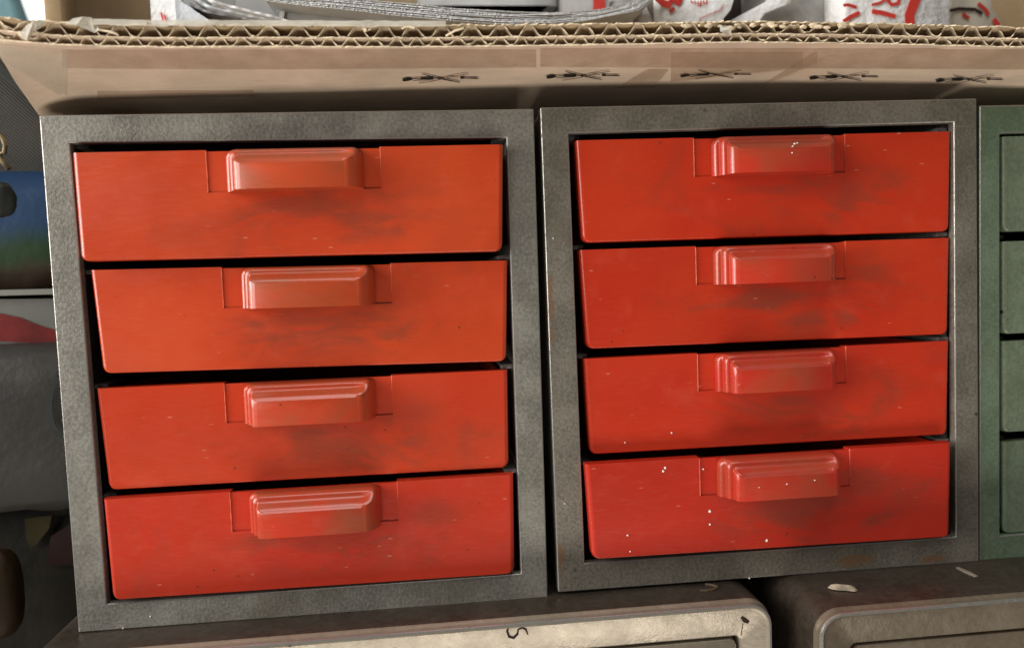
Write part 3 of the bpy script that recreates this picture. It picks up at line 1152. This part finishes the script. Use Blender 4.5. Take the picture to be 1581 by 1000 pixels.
# cloudy tape scraps and torn paper along the rim
def scrap(pts, y, name, mat, wob=.0012, t=.00012):
    bm = bmesh.new()
    P = [at(px, py, y + wob * math.sin(i * 2.1)) for i, (px, py) in enumerate(pts)]
    prism(bm, P, Vector((0, t, 0)))
    bmesh.ops.triangulate(bm, faces=bm.faces[:])
    return link_mesh(name, bm, mat, fp, smooth=False, origin=P[0])


scrap([(30, 52), (40, 40), (52, 33), (70, 31), (72, 38), (56, 42), (52, 50), (45, 62), (40, 63)], YRIM - .0012, 'torn_tape', M['tape_clear'])
scrap([(100, 38), (112, 29), (128, 26), (141, 27), (150, 40), (153, 46), (146, 51), (138, 41), (118, 39)], YRIM - .0012, 'torn_tape', M['tape_clear'])
scrap([(1112, 41), (1120, 39), (1128, 45), (1130, 56), (1120, 54), (1112, 49)], YRIM - .0006, 'torn_tape', M['tape_clear'])
bm = bmesh.new()
for i in range(0, 500):
    pass
rows = []
for i in range(70, 330, 4):
    px = project(flap_pt(i, 0, TH))[0]
    j = .0006 * noise.noise(Vector((i * .08, 1, 1)))
    rows.append([bm.verts.new(flap_pt(i, 0, TH + .0001) + Vector((0, -.0012, -.0010 + j))), bm.verts.new(flap_pt(i, 0, TH) + Vector((0, -.0010, .0008 + abs(j)))),
                 bm.verts.new(flap_pt(i, .3, TH + .0007))])
for a, b in zip(rows, rows[1:]):
    for q in (0, 1):
        bm.faces.new((a[q], a[q + 1], b[q + 1], b[q]))
link_mesh('edge_tape', bm, M['tape_clear'], fp, origin=(.08, -.02, .19))
# frayed lumps where the top liner is crushed
bm = bmesh.new()
for k in range(34):
    px = random.uniform(1055, 1330)
    p = at(px, random.uniform(37, 44), YRIM - .0002)
    r = random.uniform(.0005, .0011)
    bmesh.ops.create_icosphere(bm, subdivisions=1, radius=r, matrix=Matrix.Translation(p) @ Matrix.Diagonal((random.uniform(1, 1.9), .9, .7, 1)))
for v in bm.verts:
    v.co += Vector((0, 0, 1)) * .0003 * noise.noise(v.co * 900)
link_mesh('frayed_paper', bm, M['liner_edge'], fp, origin=(.24, -.02, .19))
# a few loose paper threads in the cut edge
for (pp) in ([(150, 46), (168, 49), (180, 53), (183, 56)], [(560, 44), (566, 47), (572, 45), (562, 49)], [(688, 56), (702, 48), (716, 44)], [(620, 45), (628, 41), (640, 44)]):
    bm = bmesh.new()
    ribbon(bm, [at(x, y, YRIM - .0010 - .0004 * math.sin(i)) for i, (x, y) in enumerate(pp)], .0006, .00015, (0, -1, 0))
    link_mesh('paper_thread', bm, M['liner_edge'], fp, origin=at(*pp[0], YRIM))


# ------------------------------------------------------------------ what lies in the box
def slab(name, outline_px, y, thick, mat, label, cat, group=None, marks=(), bulge=.004, floor=.188, back=None):
    """soft pack standing in the box: outline as seen above the rim, taken down to the box floor, bulging front"""
    P = [at(px, py, y) for px, py in outline_px]
    lowz = floor
    pts = P + [Vector((P[-1].x, y, lowz)), Vector((P[0].x, y, lowz))]
    bm = bmesh.new()
    cen = sum(pts, Vector()) / len(pts)
    front = [bm.verts.new(p) for p in pts]
    ins = [bm.verts.new(cen + (p - cen) * .9 + Vector((0, -bulge, 0))) for p in pts]
    backv = [bm.verts.new(p + Vector((0, thick, 0))) for p in pts]
    n = len(pts)
    for i in range(n):
        j = (i + 1) % n
        bm.faces.new((front[i], front[j], ins[j], ins[i]))
        bm.faces.new((front[i], backv[i], backv[j], front[j]))
    bm.faces.new(ins)
    bm.faces.new(backv[::-1])
    o = link_mesh(name, bm, mat, origin=(cen.x, y, lowz), ang=70)
    tag(o, label, cat, group)
    for nm, strokes, mm in marks:
        for pl, w in strokes:
            b2 = bmesh.new()
            wm = w * (y - bulge - CAM.y) / FPX
            ribbon(b2, [at(px, py, y - bulge - .0004) for px, py in pl], wm, .0002, (0, -1, 0))
            link_mesh(nm, b2, mm, o, origin=at(*pl[0], y - bulge))
    return o


slab('paper_bag', [(228, -60), (274, -60), (300, 10), (330, 60)], .055, .02, M['paper'],
     'white paper bag with a tiny red mark, next to the bare cardboard', 'bag',
     marks=[('red_mark', [([(249, 20), (252, 33)], 2.2), ([(254, 24), (257, 34)], 2.2)], M['redink'])])
slab('plastic_sleeve', [(268, -60), (282, 4), (300, 16), (330, 36), (346, 60)], .047, .006, M['paper_blue'],
     'folded bluish white plastic sleeve in front of the white paper bag', 'sleeve')
slab('cardboard_insert', [(300, -60), (300, -60), (470, -60), (470, 60)], .118, .01, M['grey_film'],
     'flat grey sheet standing behind the slanting papers', 'sheet')
slab('envelope', [(358, -60), (432, -60), (436, 30), (420, 60)], .10, .006, M['page'],
     'pale grey envelope standing behind the slanting papers', 'envelope')


def loose_sheet(px_curve, y0, y1, t, mat, label, group, ser=0.0):
    bm = bmesh.new()
    C0, _ = resample([at(x, y, y0) for x, y in px_curve], 120)
    for _ in range(12):
        C0[1:-1] = [(C0[i - 1] + C0[i] * 2 + C0[i + 1]) / 4 for i in range(1, len(C0) - 1)]
    rows = []
    for i, p in enumerate(C0):
        d = (C0[min(i + 1, 120)] - C0[max(i - 1, 0)]).normalized()
        nn = Vector((-d.z, 0, d.x))
        w = ser * (1 if i % 2 else -1) + .0008 * noise.noise(Vector((i * .1, y0 * 50, p.z * 90)))
        a = p + Vector((0, w, 0))
        b = p + Vector((0, y1 - y0, (y1 - y0) * .04))
        rows.append([bm.verts.new(q) for q in (a, a + nn * t, b + nn * t, b)])
    for a, b in zip(rows, rows[1:]):
        for q in range(4):
            bm.faces.new((a[q], b[q], b[(q + 1) % 4], a[(q + 1) % 4]))
    bm.faces.new(rows[0])
    bm.faces.new(rows[-1])
    o = link_mesh('paper_sheet', bm, mat, origin=C0[60], ang=25)
    return tag(o, label, 'paper', group)


slant = [([(296, -20), (325, 4), (380, 18), (430, 30), (452, 39)], 'sheet_edge', 'top slanting paper sheet beside the bluish sleeve'),
         ([(290, -8), (320, 12), (380, 25), (440, 37)], 'paper_blue', 'middle slanting paper sheet beside the bluish sleeve'),
         ([(292, 8), (318, 20), (360, 27), (420, 39)], 'sheet_dark', 'lowest slanting paper sheet beside the bluish sleeve')]
for i, (c, m, lab) in enumerate(slant):
    loose_sheet(c, .036 + .004 * i, .12, .0009, M[m], lab, 'slanting paper sheets')

# bundle of curled catalogues, edges towards us
cur = [(426, -4), (470, 2), (540, 9), (620, 17), (700, 25), (790, 31), (860, 32), (930, 25), (975, 12), (1000, -6), (1010, -22)]
names = ['top', 'second', 'third', 'fourth', 'fifth', 'sixth', 'lowest']
bundle = thing('catalogue_bundle', 'bundle of curled catalogues with pale ragged page edges, sagging in the middle of the box', 'catalogues', at(790, 40, .06))
for i in range(7):
    dx = i * 1.2
    cc = []
    for k, (x, y) in enumerate(cur):
        t = k / (len(cur) - 1)
        sp = 3.7 * (1 if 3 <= k <= 6 else .8)
        sq = 1 if k < 8 else (1 - .15 * (k - 7))
        cc.append((x + (dx * 1.6 if t > .75 else -dx * 2.2), y + (i - 3.6) * sp * sq * .82))
    bm = bmesh.new()
    C0, _ = resample([at(x, y, .030) for x, y in cc], 260)
    for _ in range(20):
        C0[1:-1] = [(C0[q - 1] + C0[q] * 2 + C0[q + 1]) / 4 for q in range(1, len(C0) - 1)]
    rows = []
    for q, p in enumerate(C0):
        d = (C0[min(q + 1, 260)] - C0[max(q - 1, 0)]).normalized()
        nn = Vector((-d.z, 0, d.x))
        rag = .0002 * (1 - min(1, q / 200)) + .0002
        w = rag * noise.noise(Vector((q * .9, i * 7.7, 0))) + .001 * noise.noise(Vector((q * .03, i * 3.1, 0)))
        a = p + Vector((0, w, 0))
        b = p + Vector((0, .085, .004))
        t = .00042 + .00022 * noise.noise(Vector((q * .4, i, 2)))
        rows.append([bm.verts.new(r_) for r_ in (a, a + nn * t, b + nn * t, b)])
    for a, b in zip(rows, rows[1:]):
        for k in range(4):
            bm.faces.new((a[k], b[k], b[(k + 1) % 4], a[(k + 1) % 4]))
    bm.faces.new(rows[0])
    bm.faces.new(rows[-1])
    link_mesh('catalogue', bm, M['sheet_edge'] if i % 3 else M['page'], bundle, origin=C0[130], ang=20)

slab('notepad', [(433, 4), (500, 9), (622, 20), (640, 60)], .042, .05, M['page'],
     'grey block of pages under the left end of the catalogue bundle', 'notepad', bulge=.0006)
bm = bmesh.new()
prism(bm, [at(x, y, .0405) for x, y in ((436, 3), (441, 3), (437, 34), (429, 34))], Vector((0, .01, 0)))
link_mesh('white_edge', bm, M['paper'], bpy.data.objects['notepad'], origin=at(436, 3, .0405))
slab('envelope', [(640, -70), (860, -70), (860, 10), (640, 10)], .122, .02, M['page'],
     'grey white envelope standing behind the sagging catalogues', 'envelope', floor=.188)
slab('carton', [(862, -70), (1004, -70), (1004, 30), (862, 30)], .119, .025, M['grey_film'],
     'grey carton with a red stripe and a black letter, behind the curled catalogues', 'carton',
     marks=[('red_stripe', [([(925, -30), (925, 34)], 19)], M['redink']),
            ('black_letter', [([(947, 3), (942, 5), (941, 10), (946, 11)], 1.8)], M['print'])])
slab('paper_bag', [(985, -60), (1060, -60), (1060, 60)], .06, .01, M['paper'],
     'plain white paper bag beside the curled end of the catalogues', 'bag', bulge=.001)
bm = bmesh.new()
ribbon(bm, [at(x, y, .055) for x, y in ((990, -34), (1003, 2), (1017, 32), (1023, 50))], .0045, .0009, (0, -1, 0))
tag(link_mesh('strap', bm, M['strap'], origin=at(1010, 20, .055)), 'flat taupe strap lying over the plain white bag', 'strap')
slab('plastic_bag', [(1012, -60), (1150, -60), (1128, 16), (1112, 36), (1108, 60)], .05, .02, M['paper'],
     'white plastic bag with red blots and red lettering, half crumpled', 'bag', bulge=.003,
     marks=[('red_blot', [([(1014, -4), (1024, 6), (1036, 8)], 11), ([(1036, -6), (1052, 4)], 16), ([(1034, 19), (1041, 13)], 5)], M['redink']),
            ('red_letter', [([(1066, 2), (1070, 6), (1073, 2), (1074, 7)], 1.9), ([(1078, 2), (1077, 6), (1082, 6), (1082, 1), (1082, 9), (1077, 10)], 1.7), ([(1086, 1), (1086, 6), (1091, 6), (1091, 0)], 1.9)], M['redink']),
            ('red_line', [([(1118, 8), (1110, 17), (1096, 22), (1080, 30), (1079, 40)], 1.0)], M['redink'])])
slab('rubber_pad', [(1100, -60), (1200, -60), (1200, 60)], .085, .01, M['mark'],  # dark sheet put in for the shade of an open gap
     'dark pad wedged between the crumpled white bags', 'pad')
slab('paper_bag', [(1166, 60), (1168, 36), (1180, 20), (1208, 9), (1228, 2), (1245, -20), (1195, -20), (1186, 1), (1124, 34), (1120, 60)], .052, .004, M['paper'],
     'narrow white paper fold with a ragged edge before the dark pad', 'paper', bulge=.0008)
slab('grey_pouch', [(1165, -60), (1306, -60), (1306, 60)], .064, .015, M['grey_film'],
     'plain grey foil pouch between two white bags', 'pouch')
slab('plastic_bag', [(1299, -60), (1466, -60), (1466, 60)], .046, .025, M['paper'],
     'bright white bag with bold red strokes near the right corner', 'bag', bulge=.002,
     marks=[('red_stroke', [([(1302, 9), (1310, 8), (1322, 12)], 5), ([(1302, 34), (1314, 26), (1327, 20)], 6.5), ([(1346, 18), (1360, 20), (1382, 26)], 7),
                            ([(1346, 8), (1358, 5), (1366, 0), (1372, -10)], 4), ([(1370, 0), (1376, 8), (1386, 6), (1389, -4)], 5.5),
                            ([(1419, -14), (1410, 8), (1404, 24), (1405, 42)], 16)], M['redink'])])
slab('snack_pack', [(1466, -60), (1524, -60), (1530, 12), (1545, 36), (1556, 60)], .062, .02, M['cream'],
     'cream coloured pack with small red marks beside the bright white bag', 'pack', bulge=.001,
     marks=[('red_mark', [([(1486, 22), (1496, 29)], 5), ([(1510, 6), (1522, 16), (1526, 24)], 6), ([(1534, 30), (1542, 40)], 8)], M['redink']),
            ('dark_fold', [([(1466, 17), (1480, 14), (1506, 15), (1516, 22)], 5)], M['mark'])])

# ------------------------------------------------------------------ clutter to the left, behind the cabinets
shelf_z = 0.0
# charcoal case
bm = bmesh.new()
P = [at(-150, -20, .075), at(-8, 92, .075), at(70, 166, .075), at(120, 214, .075), at(120, 345, .075), at(63, 300, .075), at(28, 276, .075), at(-150, 250, .075)]
a, b, fs = prism(bm, P, Vector((0, .05, 0)))
bmesh.ops.bevel(bm, geom=[e for e in bm.edges if abs(e.verts[0].co.y - e.verts[1].co.y) < 1e-6], offset=.002, segments=3, profile=.5, affect='EDGES')
case_o = tag(link_mesh('fabric_case', bm, M['fabric'], origin=P[6]), 'charcoal woven fabric case leaning behind the left cabinet corner', 'case')
bm = bmesh.new()
ribbon(bm, [at(x, y, .0735) for x, y in ((-40, 70), (-8, 97), (30, 133), (75, 178))], .0028, .0012, (0, -1, 0))
link_mesh('piping', bm, M['blackp'], case_o, origin=at(0, 105, .0735))
# tarnished clip
clip = thing('brass_clip', 'tarnished brass clip hanging in front of the charcoal case', 'clip', at(8, 270, .05))
for pts, w in (([(0, 208), (6, 214), (10, 226), (8, 238), (3, 236)], .0013), ([(-6, 230), (4, 248), (16, 262)], .0018)):
    bm = bmesh.new()
    ribbon(bm, [at(x, y, .05) for x, y in pts], w, .0015, (0, -1, 0))
    bmesh.ops.bevel(bm, geom=bm.edges[:], offset=.0003, segments=2, profile=.5, affect='EDGES')
    link_mesh('clip_arm', bm, M['brass'], clip, origin=at(*pts[0], .05))
c = at(-4, 308, .04)
tag(pillow('rubber_grip', c, (.0115, .010, .013), M['blackp'], .8, .1, 2, 3), 'black rounded rubber grip in front of the printed sack', 'grip')
c = at(10, 366, .085)
tag(pillow('printed_sack', c, (.10, .05, .050), M['sack'], .5, .06, 2.0, 5), 'plump sack printed blue over green, behind the left cabinet', 'sack')
# shelf board with pale front
bm = bmesh.new()
p0, p1 = at(-200, 462, .055), at(160, 448, .055)
z0 = (p0.z + p1.z) / 2
q = [at(-200, 452, .055), at(160, 444, .055), at(160, 452, .055), at(-200, 462, .055)]
prism(bm, q, Vector((0, .09, 0)))
tag(link_mesh('shelf_board', bm, M['whitepack'], origin=q[3]), 'thin pale board under the printed sack', 'board')
bm = bmesh.new()
q = [at(-200, 464, .06), at(160, 460, .06), at(160, 545, .06), at(-200, 545, .06)]
a, b, fs = prism(bm, q, Vector((0, .07, 0)))
pk = tag(link_mesh('white_packet', bm, M['whitepack'], origin=q[3]), 'white packet with a red label band, above the grey bag', 'packet')
bm = bmesh.new()
flp = [(-120, 478), (0, 484), (30, 490), (60, 502), (100, 514), (100, 540), (70, 530), (30, 528), (-120, 520)]
prism(bm, [at(x, y, .0595) for x, y in flp], Vector((0, .0004, 0)))
link_mesh('label_band', bm, M['redband'], pk, origin=at(0, 500, .0595))
# grey bag with a round dark print
c = at(-8, 655, .068)
gb = tag(pillow('plastic_bag', c, (.135, .05, .066), M['greybag'], .42, .05, 2.2, 8, 56, 32), 'large grey plastic bag with a dark ring print, left of the cabinet', 'bag')
bm = bmesh.new()
pts = [at(97 + 20 * math.cos(a), 627 + 43 * math.sin(a), .0415) for a in [R(70 + 11 * i) for i in range(21)]]
ribbon(bm, pts, .0021, .0004, (0, -1, 0))
link_mesh('ring_print', bm, M['blackp'], gb, origin=pts[0])
# dark packs in the lower corner
c = at(30, 930, .085)
dk = tag(pillow('dark_sack', c, (.15, .05, .110), M['olive'], .4, .06, 2, 2), 'dark olive sack with dull mustard and maroon patches under the grey bag', 'sack')
for nm, L, m in (('mustard_patch', [(38, 800), (80, 795), (76, 815), (58, 838), (48, 846), (40, 830)], M['mustard']),
                 ('maroon_patch', [(78, 828), (112, 806), (116, 872), (72, 872)], M['maroon'])):
    bm = bmesh.new()
    prism(bm, [at(x, y, .0590) for x, y in L], Vector((0, .0008, 0)))
    link_mesh(nm, bm, m, dk, origin=at(*L[0], .0590))
c = at(-4, 915, .045)
tag(pillow('amber_bottle', c, (.017, .014, .034), M['amber'], .7, .03, 2, 4), 'brown amber plastic bottle at the lower left edge', 'bottle')


# ------------------------------------------------------------------ room behind
def struct(name, bm, m):
    o = link_mesh(name, bm, m, smooth=False)
    o['kind'] = 'structure'
    return o


bm = bmesh.new()
box(bm, -1.6, 1.8, .62, .66, -.5, 1.2)
struct('wall', bm, M['wall'])
bm = bmesh.new()
box(bm, -1.6, 1.8, -.05, .62, -.52, -.5)
struct('floor', bm, M['wall'])
win = thing('window', 'bright overexposed window behind the box, at the upper left', 'window', at(40, 40, .6))
a, b = at(-60, -160, .6), at(120, 60, .6)
bm = bmesh.new()
box(bm, a.x, b.x, .6, .606, b.z, a.z)
link_mesh('pane', bm, M['daylight'], win, origin=(a.x, .6, b.z))
bm = bmesh.new()
box(bm, a.x - .02, b.x + .02, .607, .618, b.z - .02, a.z + .02)
link_mesh('window_frame', bm, M['whitepack'], win, origin=(a.x, .607, b.z))
bm = bmesh.new()
cur = []
for i in range(31):
    t = i / 30
    top, bot = at(-150 + 160 * t, -60, .55), at(-140 + 190 * t, 50, .55)
    w = .006 * math.sin(t * 19)
    cur.append([bm.verts.new(top + Vector((0, w, 0))), bm.verts.new(bot + Vector((0, w, 0))),
                bm.verts.new(bot + Vector((0, w + .003, 0))), bm.verts.new(top + Vector((0, w + .003, 0)))])
for a, b in zip(cur, cur[1:]):
    for q in range(4):
        bm.faces.new((a[q], b[q], b[(q + 1) % 4], a[(q + 1) % 4]))
bm.faces.new(cur[0])
bm.faces.new(cur[-1])
tag(link_mesh('curtain', bm, M['tealcloth'], origin=at(0, 20, .55)), 'blurred teal cloth hanging before the bright window', 'cloth')


# ------------------------------------------------------------------ light
def area(name, loc, target, w, h, power, color):
    l = bpy.data.lights.new(name, 'AREA')
    l.shape = 'RECTANGLE'
    l.size, l.size_y = w, h
    l.energy, l.color = power, color
    o = bpy.data.objects.new(name, l)
    COL.objects.link(o)
    o.location = loc
    o.rotation_euler = (Vector(target) - Vector(loc)).to_track_quat('-Z', 'Y').to_euler()
    return o


area('window_light', (-.80, -.56, .42), (.12, 0, .1), .65, .8, 10.0, (1.0, .97, .93))
area('side_window_light', (-1.0, -.24, .30), (.12, 0, .1), .35, .7, 9, (1.0, .98, .95))  # unseen lamp added to brighten edges that face left
area('floor_bounce', (.16, -1.05, -1.25), (.16, 0, .12), 1.3, .6, 19, (1.0, .93, .84))
area('top_light', (.12, -.30, 1.0), (.16, .02, .1), .8, .5, 4.6, (1.0, .98, .95))

W = bpy.data.worlds.new("World")
S.world = W
W.use_nodes = True
W.node_tree.nodes["Background"].inputs[0].default_value = (.9, .87, .82, 1)
W.node_tree.nodes["Background"].inputs[1].default_value = .08

S.view_settings.view_transform = 'Standard'
S.view_settings.look = 'None'
S.view_settings.exposure = 0.0
S.view_settings.gamma = 1.0
S.view_settings.use_curve_mapping = False
S.render.engine = 'CYCLES'
S.cycles.use_denoising = True
S.cycles.max_bounces = 6
